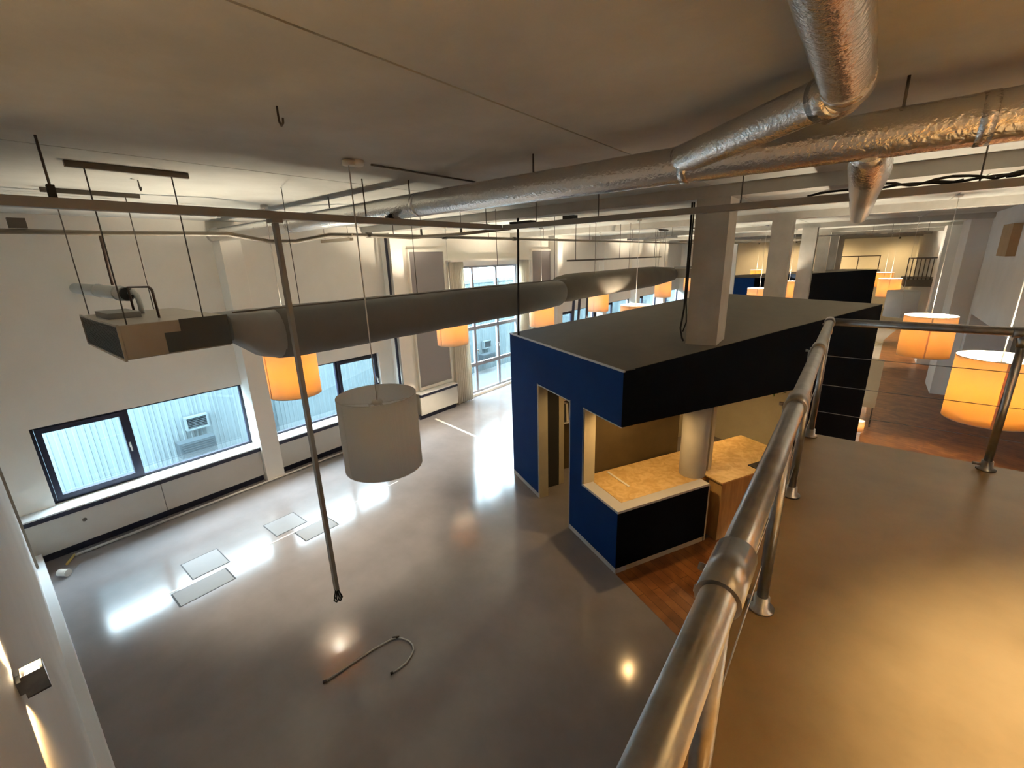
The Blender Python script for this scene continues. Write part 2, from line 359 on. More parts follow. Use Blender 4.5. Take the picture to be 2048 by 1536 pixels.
struct('wall_back', B((-10.8, XR + .2, YB, YB + .2, 0, ZC + .02)), 'wall')
struct('wall_partition', B((-6.7, -5.9, 27.4, 27.55, 0, 5.15)), 'wall_r')
# far mezzanine on the right with balustrade
struct('mezzanine_floor', B((1.45, XR, 30.5, 34, 2.75, 3.1)), 'roof')
t = thing('balustrade', 'dark metal balustrade on the far right mezzanine', 'railing', (1.45, 30.55, 3.1))
obj('top_rail', T(([(0, 0, 1.05), (1.14, 0, 1.05)], .03)), 'rod', t); obj('bottom_rail', T(([(0, 0, .1), (1.14, 0, .1)], .025)), 'pipe', t)
for k in range(8): obj('baluster', T(([(.02 + k * .157, 0, 0), (.02 + k * .157, 0, 1.05)], .022)), 'rod', t)
t = thing('guard_rail', 'thin dark guard rail on the back mezzanine seen over the far kiosk', 'railing', (-3.5, 45, 3.1))
obj('top_rail', T(([(0, 0, 1.02), (4.0, 0, 1.02)], .035)), 'rod', t)
for k in range(4): obj('post', T(([(.03 + k * 1.31, 0, 0), (.03 + k * 1.31, 0, 1.02)], .03)), 'rod', t)
struct('mezzanine_floor', B((-3.6, .6, 44.9, YB, 2.8, 3.1)), 'beam')
# ------------------------------------------------------------------ kiosk (local frame: x along the front, y into depth)
def kiosk(label, loc, detailed, L=5.8, Wd=3.73, slope=.086, top=3.215, front='blue'):
    k = thing('kiosk', label, 'kiosk', loc, KROT); th = .2
    zr = lambda y: top + slope * y
    t0, t1 = .94, .0                       # corner opening
    d0, d1 = -2.50, -1.355                 # doorway
    if detailed:
        bm = B((-Wd, d0, 0, th, .09, 3.2), (d0, d1, 0, th, 2.415, 3.2), (d1, -.94, 0, th, .09, 3.2), (-.94, -.008, 0, th, .09, 1.045), (-.94, -.008, 0, th, 2.41, 3.2))
        fp = obj('front_panel', bm, 'blue', k)
        obj('front_plinth', B((-Wd, d0, -.004, th, 0, .09)), 'trimg', k); obj('front_plinth', B((d1, .004, -.004, th, 0, .09)), 'trimg', k)
        obj('opening_trim', B((d0 - .018, d0, -.006, th, .07, 2.427), (d1, d1 + .018, -.006, th, .07, 2.427), (d0, d1, -.006, th, 2.399, 2.417),
                              (-.952, -.94, -.006, th, 1.045, 2.42), (-.94, .0, -.006, .01, 2.402, 2.414)), 'trimg', k)
        obj('door_jamb', B((d0, d0 + .02, .0, th, 0, 2.40), (d1 - .02, d1, .01, th, 0, 2.40), (-.94, -.92, .01, th + .02, 1.08, 2.40)), 'inner', k)
        obj('top_edge_trim', B((-Wd, .004, -.01, .02, 3.2, 3.224)), 'trimg', k)
        # side: low counter wall, fascia, full-height end
        obj('counter_wall', B((-th, 0, th, 1.83, .09, 1.045), (-.008, 0, .0, th, .09, 1.045)), 'blue_dim', k)
        obj('counter_plinth', B((-th, .002, th, 1.80, 0, .09)), 'inner', k)
        obj('counter_cap', B((-th + .02, .004, -.004, 1.835, 1.045, 1.082), (-.95, -th + .02, -.004, th, 1.045, 1.082)), 'trimg', k)
        obj('door_reveal', B((-th, -.0, 1.83, 1.86, 0, 1.04)), 'inner', k)
    def slant(bm, x0, x1, y0, y1, zb):
        v = box(bm, x0, x1, y0, y1, zb, 4)
        for i in (4, 5, 6, 7): v[i].co.z = zr(v[i].co.y) - .004
    bm = nbm(); slant(bm, -th, 0, th if detailed else 0, L, 2.412 if detailed else 0)
    
    if detailed: box(bm, -.008, 0, 0, th, 2.41, 3.214)
    obj('side_fascia', bm, 'blue_dim', k)
    if detailed:
        bm = nbm(); box(bm, -th, 0, 4.0, L, 0, 2.425); obj('side_wall', bm, 'blue_dim', k)
    else:
        obj('front_panel', B((-Wd, -th, 0, th, 0, top - .01)), front, k)
    bm = nbm(); slant(bm, -Wd, -Wd + th, th, L, 0); obj('left_wall', bm, 'inner', k)
    bm = nbm(); slant(bm, -Wd + th, -th, L - th, L, 0); obj('rear_wall', bm, 'inner', k)
    bm = nbm(); v = box(bm, -Wd + .002, -.010, .022, L, 3.1, 3.2)
    for i, q in enumerate(v): q.co.z = zr(q.co.y) - (.10 if i < 4 else 0); 
    # hole for the column in the front kiosk is not needed: the column passes through the board
    obj('roof_board', bm, 'roof', k)
    return k
K = kiosk('blue kiosk with near-black shaded sides, doorway, corner counter opening and sloping roof', CN, True)
obj('partition_panel', B((-1.26, -1.19, .21, 2.3, 0, 2.6)), 'dark_amber', K)
obj('soffit', B((-3.5, -.21, .22, 5.55, 2.60, 2.66)), 'inner', K)
# counter top and boards inside
t = thing('counter_worktop', 'strand board worktop lit warmly inside the corner opening of the front kiosk', 'worktop', CN, KROT)
obj('board', B((-1.16, -.19, .21, 4.0, 1.02, 1.078)), 'osb', t, .003)
obj('light_sliver_lath', B((-1.10, -.52, .60, .64, 1.079, 1.088)), 'white', t)  # white lath stands in for a sliver of light on the worktop
obj('support', B((-1.14, -1.10, .25, 3.9, 0, 1.02)), 'inner', t)
t = thing('reception_block', 'amber board counter block standing beside the dark counter wall', 'counter', CN, KROT)
obj('top_board', B((-.30, .14, 1.95, 3.75, 1.10, 1.125)), 'osb', t, .003)
obj('side_board', B((-.17, .09, 2.02, 3.6, 0.0, 1.10)), 'ply', t, .002)
obj('monitor_recess', B((-.1, .13, 2.85, 3.3, 1.126, 1.14)), 'dark', t)
tag(obj('standing_board', B((-1.70, -1.66, 7.30, 7.52, 1.09, 2.58)), 'inner'), 'pale upright board behind the round column on the counter', 'board')
# tall cabinet, board and binder shelf inside the doorway
t = thing('tall_cabinet', 'tall black cabinet standing inside the doorway of the front kiosk', 'cabinet', CN, KROT)
obj('body', B((-3.2, -2.78, .24, .62, .0, 2.25)), 'cabinet_dark', t, .004)
obj('side_board', B((-3.2, -2.80, .64, .76, 0, 2.4)), 'inner', t)
t = thing('binder_shelf', 'small shelf with files inside the doorway of the front kiosk', 'shelf', CN, KROT)
obj('dark_backdrop', B((-3.42, -3.36, .8, 1.9, 0, 2.5)), 'dark_amber', t)  # dark sheet added so the doorway interior reads darker
for z in (1.28, 1.80): obj('shelf_board', B((-3.35, -2.98, .84, 1.30, z, z + .03)), 'white', t)
bk = 0
for i in range(5):
    o = obj('binder', B((-.13, .13, -.028, .028, 0, .40)), 'white' if i % 2 else 'cabinet_dark'); o.location = CN + UX * (-3.14) + UY * (.90 + i * .08) + Vector((0, 0, 1.315)); o.rotation_euler = (.06, 0, KROT)
    tag(o, ('white' if i % 2 else 'black') + ' ring binder on the shelf inside the kiosk doorway', 'binder', 'white binders on the doorway shelf' if i % 2 else 'black binders on the doorway shelf')
# trailing plant under the fascia
bm = nbm()
for i in range(150):
    c = Vector((random.gauss(0, .14), random.gauss(0, .16), random.gauss(0, .05) - .02)); d = Vector((random.uniform(-1, 1), random.uniform(-1, 1), random.uniform(-.8, .2))).normalized() * .06
    s = d.cross(Vector((0, 0, 1))).normalized() * .018
    bm.faces.new([bm.verts.new(c + q) for q in (-d * .5, s, d, -s)])
tube(bm, [(0, -.2, .05), (0, .0, .0), (0, .25, .04)], .008)
o = obj('hanging_greenery', bm, 'leaf'); o.location = CN + UX * -.58 + UY * 3.7 + Vector((0, 0, 2.36)); tag(o, 'dark green leafy spray under the dark fascia of the front kiosk', 'plant')
# kiosk downlights
for i, (x, y, e) in enumerate(((-1.6, .75, 16), (-.31, .65, 30), (-2.4, 3.0, 30), (-.8, 3.6, 30))):
    p = CN + UX * x + UY * y
    t = thing('downlight', ['small lit downlight above the kiosk doorway side', 'small lit downlight above the corner counter', 'small lit downlight at the middle of the kiosk soffit', 'small lit downlight above the rear of the counter'][i], 'light', (p.x, p.y, 2.6))
    bm = nbm(); lathe(bm, [(.045, 0), (.06, 0), (.06, -.012), (.045, -.012), (.045, 0)], 20); obj('bezel', bm, 'white', t)
    bm = nbm(); lathe(bm, [(0, -.004), (.044, -.004)], 20); obj('lens', bm, 'tube_lit', t)
    l = bpy.data.lights.new('downlight_lamp', 'SPOT'); l.energy = e; l.color = (1, .62, .25); l.spot_size = 2.7; l.spot_blend = .6; l.shadow_soft_size = .04
    lo = bpy.data.objects.new('downlight_lamp', l); C.objects.link(lo); lo.parent = t; lo.location = (0, 0, -.03)
# cables up the column, power pole at the kiosk corner
tag(obj('power_cable', T(([(-2.13, 6.86, 5.4), (-2.13, 6.86, 3.9), (-2.16, 6.85, 3.6), (-2.12, 6.84, 3.45), (-2.09, 6.83, 3.41)], .014), ([(-2.10, 6.86, 5.4), (-2.11, 6.87, 4.0), (-2.08, 6.86, 3.7), (-2.12, 6.85, 3.55)], .010)), 'dark'), 'black cable running down the square column onto the kiosk roof', 'cable')
tag(obj('service_pole', T(([(-5.35, 6.88, 3.22), (-5.35, 6.95, 5.45)], .022)), 'dark'), 'thin black pole standing on the front left corner of the kiosk roof', 'pole')
# second kiosk far away
kiosk('narrow blue kiosk shaded to near black around the far columns right of the third column', (-2.37, 23.68, 0), False, L=5.8, Wd=1.6, slope=.0, top=3.68, front='blue_dim')
kiosk('distant blue kiosk seen through the gap left of the second column', (-5.1, 29.6, 0), False, L=5.8, Wd=3.4, slope=.0)
# ------------------------------------------------------------------ pendant lamps
def pendant(kind):
    t = thing('pendant_lamp', '', 'lamp')
    bm = nbm(); shell(bm, .40, .004, -.8, 0); sh = obj('lampshade', bm, 'shade' if kind else 'shade_off', t)
    for z in (-.003, -.797):
        bm = nbm(); pts = [(.398 * math.cos(a * PI / 24), .398 * math.sin(a * PI / 24), z) for a in range(49)]; tube(bm, pts, .004, 6)
        obj('rim_wire', bm, 'white', sh)
    obj('frame_shadow_strip', B((-.012, .012, -.4035, -.4005, -.795, -.005)), 'shade' if kind else 'shade_off', sh)  # extra cloth strip stands in for the bulb frame's shadow line
    bm = nbm(); 
    for a in range(3): tube(bm, [(0, 0, -.10), (.395 * math.cos(a * 2.0944 + .4), .395 * math.sin(a * 2.0944 + .4), -.012)], .003, 6)
    obj('spider_frame', bm, 'white', t)
    bm = nbm(); lathe(bm, [(0, -.06), (.05, -.065), (.06, -.09), (.03, -.12), (0, -.12)], 20)
    for a in range(3):
        x, y = .08 * math.cos(a * 2.0944), .08 * math.sin(a * 2.0944); tube(bm, [(0, 0, -.09), (x, y, -.10), (x, y, -.15)], .012, 8)
    obj('lamp_holder', bm, 'white', t)
    for a in range(3):
        bm = nbm(); x, y = .08 * math.cos(a * 2.0944), .08 * math.sin(a * 2.0944)
        lathe(bm, [(0, -.15), (.014, -.155), (.03, -.19), (.028, -.215), (0, -.24)], 14, (x, y, 0)); obj('bulb', bm, 'bulb' if kind else 'white', t)
    obj('cable', T(([(0, 0, -.06), (0, 0, 2.17)], .006)), 'white', t)
    bm = nbm(); lathe(bm, [(0, 2.15), (.055, 2.15), (.055, 2.19), (0, 2.2)], 16); obj('ceiling_rose', bm, 'white', t)
    if kind:
        l = bpy.data.lights.new('pendant_light', 'POINT'); l.energy = LAMP_W; l.color = WARM; l.shadow_soft_size = .07
        lo = bpy.data.objects.new('pendant_light', l); C.objects.link(lo); lo.parent = t; lo.location = (0, 0, -.33)
    return t
lit = [((-7.35, 3.24), 'glowing orange drum lampshade hanging behind the bare pole near the second window'),
       ((-8.28, 7.84), 'glowing drum lampshade hanging left of the tall white window under the fabric duct'),
       ((-8.03, 11.57), 'glowing drum lampshade directly above the front left kiosk roof edge'),
       ((-8.29, 15.9), 'small glowing drum lampshade in front of the crossed dark poles'),
       ((-4.87, 11.5), 'glowing drum lampshade with open bright top half hidden by the kiosk roof'),
       ((-8.15, 22.6), 'small glowing drum lampshade under the far end of the fabric duct'),
       ((-8.1, 27.0), 'small glowing lampshade half behind the square column'),
       ((-2.75, 23.3), 'small glowing lampshade seen between the second and third columns'),
       ((-3.1, 18.6), 'glowing lampshade mostly hidden by the kiosk roof left of the second column'),
       ((-6.6, 37.5), 'tiny glowing lampshade above the roof of the far kiosk, left one'),
       ((-5.9, 41.0), 'tiny glowing lampshade above the roof of the far kiosk, right one'),
       ((.75, 25.7), 'glowing lampshade just right of the far dark kiosk'),
       ((.65, 32.0), 'small glowing lampshade partly behind another one right of the far dark kiosk'),
       ((1.07, 11.8), 'glowing drum lampshade with lit open top crossed by the far handrail'),
       ((1.40, 7.64), 'largest glowing drum lampshade at the right edge behind the railing post')]
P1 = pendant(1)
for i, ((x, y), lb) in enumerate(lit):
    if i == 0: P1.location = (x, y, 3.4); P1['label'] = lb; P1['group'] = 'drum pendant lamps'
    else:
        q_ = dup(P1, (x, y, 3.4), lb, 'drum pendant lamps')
        if i == 4:
            for c_ in q_.children:
                if c_.type == 'LIGHT': c_.data = c_.data.copy(); c_.data.energy *= .4
m_ = dup(P1, (1.75, 1.7, 5.3), 'lit drum lampshade hanging above the mezzanine to the right of the camera', 'drum pendant lamps')
for c_ in list(m_.children):
    if c_.name.startswith('cable'): c_.scale.z = .13
    if c_.name.startswith('ceiling_rose'): c_.location.z = -1.9
P0 = pendant(0); P0.location = (-3.80, 2.47, 3.4); P0['label'] = 'large unlit white drum lampshade hanging low in front of the windows'; P0['group'] = 'drum pendant lamps'
dup(P0, (.92, 18.4, 3.4), 'unlit grey-white drum lampshade behind the lit one on the right')
# ------------------------------------------------------------------ foil ducts
def foil_ring(bm, c, ax, r):
    pass
t = thing('ventilation_duct', 'long silver foil ventilation duct running across the room under the ceiling', 'duct', (0, 3.5, 5.32))
bm = nbm(); n = 90; pts = [(-10.4 + 13.0 * i / n, 0, 0) for i in range(n + 1)]
tube(bm, pts, .125, 24, rs=[.125 + random.uniform(-.0016, .0016) for _ in pts]); obj('duct_body', bm, 'foil', t)
for x in (-7.1, -4.1, -1.15, .35, 1.7): obj('tape_band', T(([(x - .03, 0, 0), (x + .03, 0, 0)], .129), seg=24), 'foil', t)
for x in (-6.0, -4.27, -2.52, .01, 1.9): obj('hanger_rod', T(([(x, .02, .10), (x, .02, .28)], .008)), 'rod', t)
t = thing('ventilation_duct', 'thick silver foil duct coming overhead from the camera side and bending to the long one', 'duct', (-.21, 0, 5.44))
bm = nbm(); pts = [(0, -.19 + 3.0 * i / 30, 0) for i in range(31)]
pts += [(-.03, 2.93, -.008), (-.09, 3.0, -.02)]
tube(bm, pts, .105, 24, rs=[.105 + random.uniform(-.0015, .0015) for _ in pts]); obj('duct_body', bm, 'foil', t)
bm = nbm(); p0 = Vector((-.02, 2.86, -.01)); p1 = Vector((-1.02, 3.5, -.10)); pts = [p0 + (p1 - p0) * i / 12 for i in range(13)]
tube(bm, pts, .1, 24, rs=[.1 + random.uniform(-.0015, .0015) for _ in pts]); obj('duct_branch', bm, 'foil', t)
obj('tape_band', T(([p0 + (p1 - p0) * .02, p0 + (p1 - p0) * .10], .105), seg=24), 'foil', t)
obj('tape_band', T(([(0, 2.70, 0), (0, 2.84, 0)], .109), seg=24), 'foil', t)
obj('tape_band', T(([(0, 1.1, 0), (0, 1.2, 0)], .107), seg=24), 'foil', t)
t = thing('ventilation_duct', 'short silver foil duct going away below the long one at the right', 'duct', (-.1, 0, 5.19))
bm = nbm(); pts = [(0, 3.5, .07), (0, 3.6, .05), (0, 3.75, .02)] + [(-.16 * i / 16, 3.95 + 5.0 * i / 16, .0) for i in range(17)]; tube(bm, pts, .115, 20, rs=[.08, .10, .113] + [.115 + random.uniform(-.002, .002) for _ in range(17)]); obj('duct_body', bm, 'foil', t)
# ------------------------------------------------------------------ fabric air duct
def sect(y, xc, zc, rx, rz, p=2.4, n=36):
    out = []
    for j in range(n):
        a = 2 * PI * j / n; ca, sa = math.cos(a), math.sin(a)
        out.append((xc + rx * math.copysign(abs(ca) ** (2 / p), ca), y, zc + rz * math.copysign(abs(sa) ** (2 / p), sa)))
    return out
t = thing('fabric_air_duct', 'long grey fabric air duct hanging from the metal fan unit towards the kiosk', 'duct')
bm = nbm(); loft(bm, [sect(1.85, -5.84, 4.04, .36, .15, 5), sect(2.0, -5.84, 4.0, .36, .20, 4), sect(2.2, -5.84, 3.92, .37, .29, 3), sect(2.42, -5.84, 3.885, .36, .32)]); obj('neck', bm, 'neck', t)
bm = nbm(); ss = [sect(2.40, -5.84, 3.885, .36, .32)]
for i in range(1, 28):
    y = 2.4 + 6.5 * i / 27; ss.append(sect(y, -5.84, 3.875 + .004 * math.sin(y * 5), .355 + .004 * math.sin(y * 7), .335 if y < 7.6 else .335 - .03 * (y - 7.6)))
ss += [sect(9.05, -5.84, 3.9, .30, .28), sect(9.15, -5.84, 3.92, .24, .22)]
loft(bm, ss); obj('sleeve', bm, 'fabric', t)
bm = nbm(); box(bm, -5.56, -5.53, 1.9, 9.0, 4.205, 4.225)
obj('suspension_rail', bm, 'rod', t)
for y in (2.7, 4.6, 6.6, 8.6): obj('suspension_cable', T(([(-5.6, y, 4.2), (-5.6, y, 5.6)], .005), seg=6), 'rod', t)
t = thing('fabric_air_duct', 'beige fabric air duct of the further fan unit meeting the grey one', 'duct')
bm = nbm(); ss = [sect(9.1, -5.84, 3.93, .22, .2), sect(9.25, -5.84, 3.96, .31, .31), sect(9.6, -5.84, 3.97, .36, .335)]
for i in range(1, 20):
    y = 9.6 + 7.0 * i / 19; ss.append(sect(y, -5.84, 3.98 + .01 * i / 19, .355, .33 if y < 15 else .33 - .05 * (y - 15)))
loft(bm, ss); obj('sleeve', bm, 'fabric2', t)
for y in (10.5, 12.6, 14.7): obj('suspension_cable', T(([(-5.6, y, 4.28), (-5.6, y, 5.6)], .005), seg=6), 'rod', t)
# ------------------------------------------------------------------ fan units
def unit(label, loc, rz=0):
    t = thing('fan_unit', label, 'fan unit', loc, rz)
    obj('casing', B((-.9, .9, -.45, .45, -.165, .165)), 'unit', t, .008)
    bm = B((-.92, .92, -.47, -.45, -.175, -.155), (-.92, .92, -.47, -.45, .155, .175), (-.92, -.90, -.47, -.45, -.155, .155), (.90, .92, -.47, -.45, -.155, .155))
    obj('intake_frame', bm, 'unit', t)
    bm = nbm()
    for k in range(22): box(bm, -.89, .89, -.462, -.452, -.150 + k * .0139, -.144 + k * .0139)
    obj('intake_grille', bm, 'unit_dark', t)
    obj('side_plate', B((.9, .906, .02, .46, -.15, .17), (.9, .905, -.12, .02, -.15, .05)), 'unit_dark', t)
    obj('connection_box', B((-.55, .1, -.38, -.1, .165, .225)), 'neck', t, .004)
    return t
U = unit('sheet metal ceiling fan unit hanging at the upper left with intake grille', (-6.3, 1.33, 4.045))
dup(U, (-5.75, 17.15, 4.02), 'dark fan unit at the far end of the beige fabric duct', rz=PI)
for k, (xa, ya, yb) in enumerate(((-5.38, .82, 1.70), (-7.17, .84, 1.70))):
    t = thing('mounting_channel', ['longer steel channel bolted to the ceiling above the fan unit', 'steel channel on the ceiling nearer the window above the fan unit'][k], 'bracket', (xa, 0, 5.575))
    obj('channel', B((-.022, .022, ya, yb, -.025, .024)), 'rod', t)
    for y in (.94, 1.56): obj('threaded_rod', T(([(0, y, -.02), (0, y, -1.36)], .006), seg=6), 'rod', t)
for xa in (-5.2, -6.3):
    t = thing('mounting_channel', 'steel channel carrying the far fan unit, %s one' % ('right' if xa > -6 else 'left'), 'bracket', (xa, 0, 5.575))
    obj('channel', B((-.022, .022, 16.7, 17.6, -.025, .024)), 'rod', t)
    for y in (16.85, 17.45): obj('threaded_rod', T(([(0, y, -.02), (0, y, -1.39)], .006), seg=6), 'rod', t)
t = thing('exhaust_pipe', 'pale insulated pipe from the window wall ending in a dark opening above the fan unit', 'pipe')
bm = nbm(); tube(bm, [(-10.4, 1.3, 4.44), (-8.4, 1.3, 4.44), (-7.0, 1.3, 4.43)], .085, 18, caps=False); tube(bm, [(-7.0, 1.3, 4.43), (-10.4, 1.3, 4.44)], .075, 18); obj('pipe_jacket', bm, 'insul', t)
bm = nbm(); lathe(bm, [(0, 0), (.073, 0)], 18); o = obj('dark_opening', bm, 'dark', t); o.location = (-6.999, 1.3, 4.43); o.rotation_euler = (0, PI / 2, 0)
bm = nbm(); tube(bm, [(-7.35, 1.3, 4.43), (-7.29, 1.3, 4.43)], .095, 18); obj('clamp', bm, 'insul', t)
obj('clamp', T(([(-8.6, 1.3, 4.44), (-8.54, 1.3, 4.44)], .095), seg=18), 'insul', t)
obj('flexible_hose', T(([(-6.98, 1.33, 4.44), (-6.80, 1.33, 4.47), (-6.68, 1.33, 4.42), (-6.64, 1.33, 4.32), (-6.66, 1.33, 4.21)], .026)), 'insul', t)
tag(obj('drop_pipe', T(([(-7.56, 1.3, 5.14), (-7.62, 1.3, 4.53)], .016), seg=8), 'copper'), 'brown drop pipe above the insulated exhaust pipe', 'pipe')
tag(obj('condensate_pipe', T(([(-6.60, 1.25, 4.20), (-6.60, 1.25, 4.52), (-5.95, 1.3, 4.53), (-5.86, 1.3, 4.50), (-5.84, 1.3, 4.21)], .012), seg=8), 'copper'), 'thin brown angled pipe on top of the fan unit', 'pipe')
# ------------------------------------------------------------------ trunking, pipes
t = thing('cable_trunking', 'grey cable trunking running overhead along the left half of the room', 'trunking', (-4.55, 0, 5.17))
obj('channel', B((-.045, .045, -.19, 5.45, -.035, .035)), 'tray', t, .003)
for y in (.59, 3.1): obj('hanger_rod', T(([(-.0, y, .03), (-.0, y, .43)], .008), seg=6), 'rod', t)
obj('clip', B((-.03, .03, .57, .61, .035, .12)), 'dark', t); obj('clip', B((-.03, .03, 3.38, 3.43, .036, .06)), 'dark', t)
t = thing('cable_trunking', 'grey cable trunking crossing the room behind the foil duct towards the right wall', 'trunking', (0, 5.5, 5.17))
obj('channel', B((-4.5, XR, -.045, .045, -.035, .035)), 'tray', t, .003)
for x in (-3.9, -2.9, -1.2, .6): obj('hanger_rod', T(([(x, 0, .03), (x, 0, .43)], .007), seg=6), 'rod', t)
obj('socket_box', B((-4.35, -3.95, -.06, .06, .036, .065)), 'dark', t); obj('socket_box', B((-3.42, -3.24, -.05, .05, .037, .08)), 'dark', t)
bm = nbm()
for q in range(5):
    x = -.6 + q * .45; pts = []
    for i in range(22): 
        s = i / 21; pts.append((x + 1.1 * s, random.uniform(-.03, .03), .045 + .05 * abs(math.sin(s * PI * 2.2 + q)) * (1 if q % 2 else .5)))
    tube(bm, pts, .011, 6)
obj('cable_bundle', bm, 'dark', t)
t = thing('sprinkler_pipe', 'brownish pipe running along the left side below the ceiling with a bend', 'pipe')
obj('main_run', T(([(-7.4, -.29, 5.15), (-7.4, 1.3, 5.15), (-7.05, 2.55, 5.15), (-7.3, 3.2, 5.07), (-7.25, 3.6, 5.07), (-6.75, 3.9, 5.15), (-6.6, 4.4, 5.15), (-6.58, 11.2, 5.15), (-6.58, 27, 5.15)], .03)), 'pipe', t)
for y in (5, 7.5, 9.6, 12, 15, 18): obj('hanger_rod', T(([(-6.59, y, 5.15), (-6.59, y, 5.6)], .008), seg=6), 'rod', t)
for y in (4.5, 6.2, 8.4): obj('coupling', T(([(-6.585, y - .05, 5.15), (-6.585, y + .05, 5.15)], .042), seg=10), 'rod', t)
t = thing('sprinkler_pipe', 'branch pipe meeting the trunking corner above the tall window', 'pipe')
obj('main_run', T(([(-6.6, 4.2, 5.15), (-6.5, 5.3, 5.12), (-5.63, 5.67, 5.14), (-4.5, 5.64, 5.16)], .026)), 'pipe', t)
for p in ((-6.3, 5.38), (-5.6, 5.67), (-5.0, 5.65)): obj('pipe_hanger', T(([(p[0], p[1], 5.15), (p[0], p[1], 5.25)], .02), ([(p[0], p[1], 5.2), (p[0], p[1], 5.6)], .006), seg=8), 'rod', t)
tag(obj('junction_box', B((-7.44, -7.36, .54, .68, 5.185, 5.29)), 'rod'), 'dark junction box on the pipe at the upper left edge', 'box')
t = thing('light_track', 'thin dark track hanging above the beige fabric duct', 'track', (-6.0, 0, 0))
obj('rail', B((-.025, .025, 9.8, 16.2, 4.60, 4.64)), 'rod', t)
for y in (10.2, 12.8, 15.6): obj('hanger_rod', T(([(0, y, 4.63), (0, y, 5.6)], .008), seg=6), 'rod', t)
for i, (x, y, l, lb) in enumerate(((-8.6, 5.1, 1.1, 'grey batten under the ceiling left of the second pilaster'), (-5.2, 13.2, 1.5, 'silvery batten below the ceiling left of the square column'), (-1.0, 21, 2.2, 'silvery batten light under the far ceiling'), (.9, 21.6, 1.2, 'second silvery batten under the far ceiling near the right wall'))):
    t = thing('batten_light', lb, 'light', (x, y, 5.17 if i < 2 else 5.2))
    obj('housing', B((-l / 2, l / 2, -.04, .04, -.03, .03)), 'galv' if i else 'pipe', t, .004)
    for s in (-1, 1): obj('hanger_rod', T(([(s * l * .4, 0, .03), (s * l * .4, 0, ZC - (5.17 if i < 2 else 5.2))], .006), seg=6), 'rod', t)
# hanging power pole with loose wires
t = thing('hanging_pole', 'long dark grey pole hanging down from the trunking with loose wires at its end', 'pole', (-4.55, 2.08, 0))
bm = nbm(); v = box(bm, -.03, .03, -.022, .022, .86, 5.14); obj('pole_profile', bm, 'tray', t, .003)
obj('bracket', B((-.06, .06, -.05, .05, 5.10, 5.135)), 'tray', t)
bm = nbm()
for q in range(7):
    a = q * .9; tube(bm, [(.01 * math.cos(a), .01 * math.sin(a), .9), (.025 * math.cos(a), .025 * math.sin(a), .82), (.05 * math.cos(a), .05 * math.sin(a), .76 - .02 * (q % 3)), (.02 * math.cos(a), .02 * math.sin(a), .70 - .02 * (q % 2))], .008, 6)
obj('wire_end', bm, 'dark', t)
# ceiling details
t = thing('smoke_detector', 'white round detector on the ceiling above the large unlit lampshade', 'detector', (-3.80, 2.56, ZC))
bm = nbm(); lathe(bm, [(0, -.05), (.05, -.045), (.065, -.02), (.065, 0)], 24); obj('body', bm, 'white', t)
tag(obj('conduit', T(([(-3.82, 2.72, 5.59), (-3.82, 4.15, 5.59)], .009), seg=8), 'rod'), 'thin grey conduit on the ceiling running from the white detector', 'conduit')
for i, (x, y) in enumerate(((-2.86, 1.43), (-6.08, 1.46))):
    tag(obj('ceiling_hook', T(([(x, y, 5.6), (x, y, 5.52), (x + .02, y, 5.495), (x + .045, y, 5.505), (x + .05, y, 5.53)], .006), seg=8), 'rod'), ['small rusty hook in the middle of the bare ceiling', 'small hook in the ceiling beside the mounting channels'][i], 'hook')
# ------------------------------------------------------------------ railing on the mezzanine
t = thing('railing', 'galvanised tube railing along the edge of the mezzanine in the foreground', 'railing')
RZ = 4.12
def rx(y): return -.108 - .020 * y
obj('top_rail', T(([(rx(-.19), -.19, RZ), (rx(1.5), 1.5, RZ), (rx(3), 3, RZ), (rx(4.5), 4.5, RZ)], .031), seg=20), 'galv', t)
obj('cross_rail', T(([(rx(4.5), 4.5, RZ), (2.58, 4.42, RZ)], .031), seg=16), 'galv', t)
posts = [(-.135, .80), (-.165, 2.0), (-.195, 3.22), (-.20, 4.47), (.89, 4.45), (2.1, 4.44)]
for i, (x, y) in enumerate(posts):
    p = obj('post', T(([(x, y, 3.1), (x, y, RZ)], .024), seg=16), 'galv', t)
    bm = nbm(); lathe(bm, [(0, 3.1), (.055, 3.1), (.055, 3.112), (.036, 3.12), (.032, 3.17), (0, 3.17)], 24, (x, y, 0))
    tube(bm, [(x - .03, y, 3.135), (x - .075, y, 3.135)], .012, 8); obj('base_flange', bm, 'galv', p)
    bm = nbm()
    if i < 4:
        tube(bm, [(rx(y - .10), y - .10, RZ), (rx(y + .05), y + .05, RZ)], .039, 20); tube(bm, [(x, y, RZ - .10), (x, y, RZ - .02)], .031, 16); tube(bm, [(x - .03, y, RZ - .02), (x - .045, y, RZ - .02)], .008, 8); tube(bm, [(rx(y) - .03, y - .08, RZ - .01), (rx(y) - .042, y - .08, RZ - .01)], .007, 8)
    else: tube(bm, [(x - .06, y, RZ), (x + .06, y, RZ)], .038, 16); tube(bm, [(x, y, RZ - .10), (x, y, RZ - .02)], .031, 16)
    obj('tee_fitting', bm, 'galv', p)
for z in (3.83, 3.575, 3.33): obj('steel_wire', T(([(-.16, -.19, z), (-.215, 4.5, z), (2.58, 4.5, z)], .003), seg=6), 'galv', t)
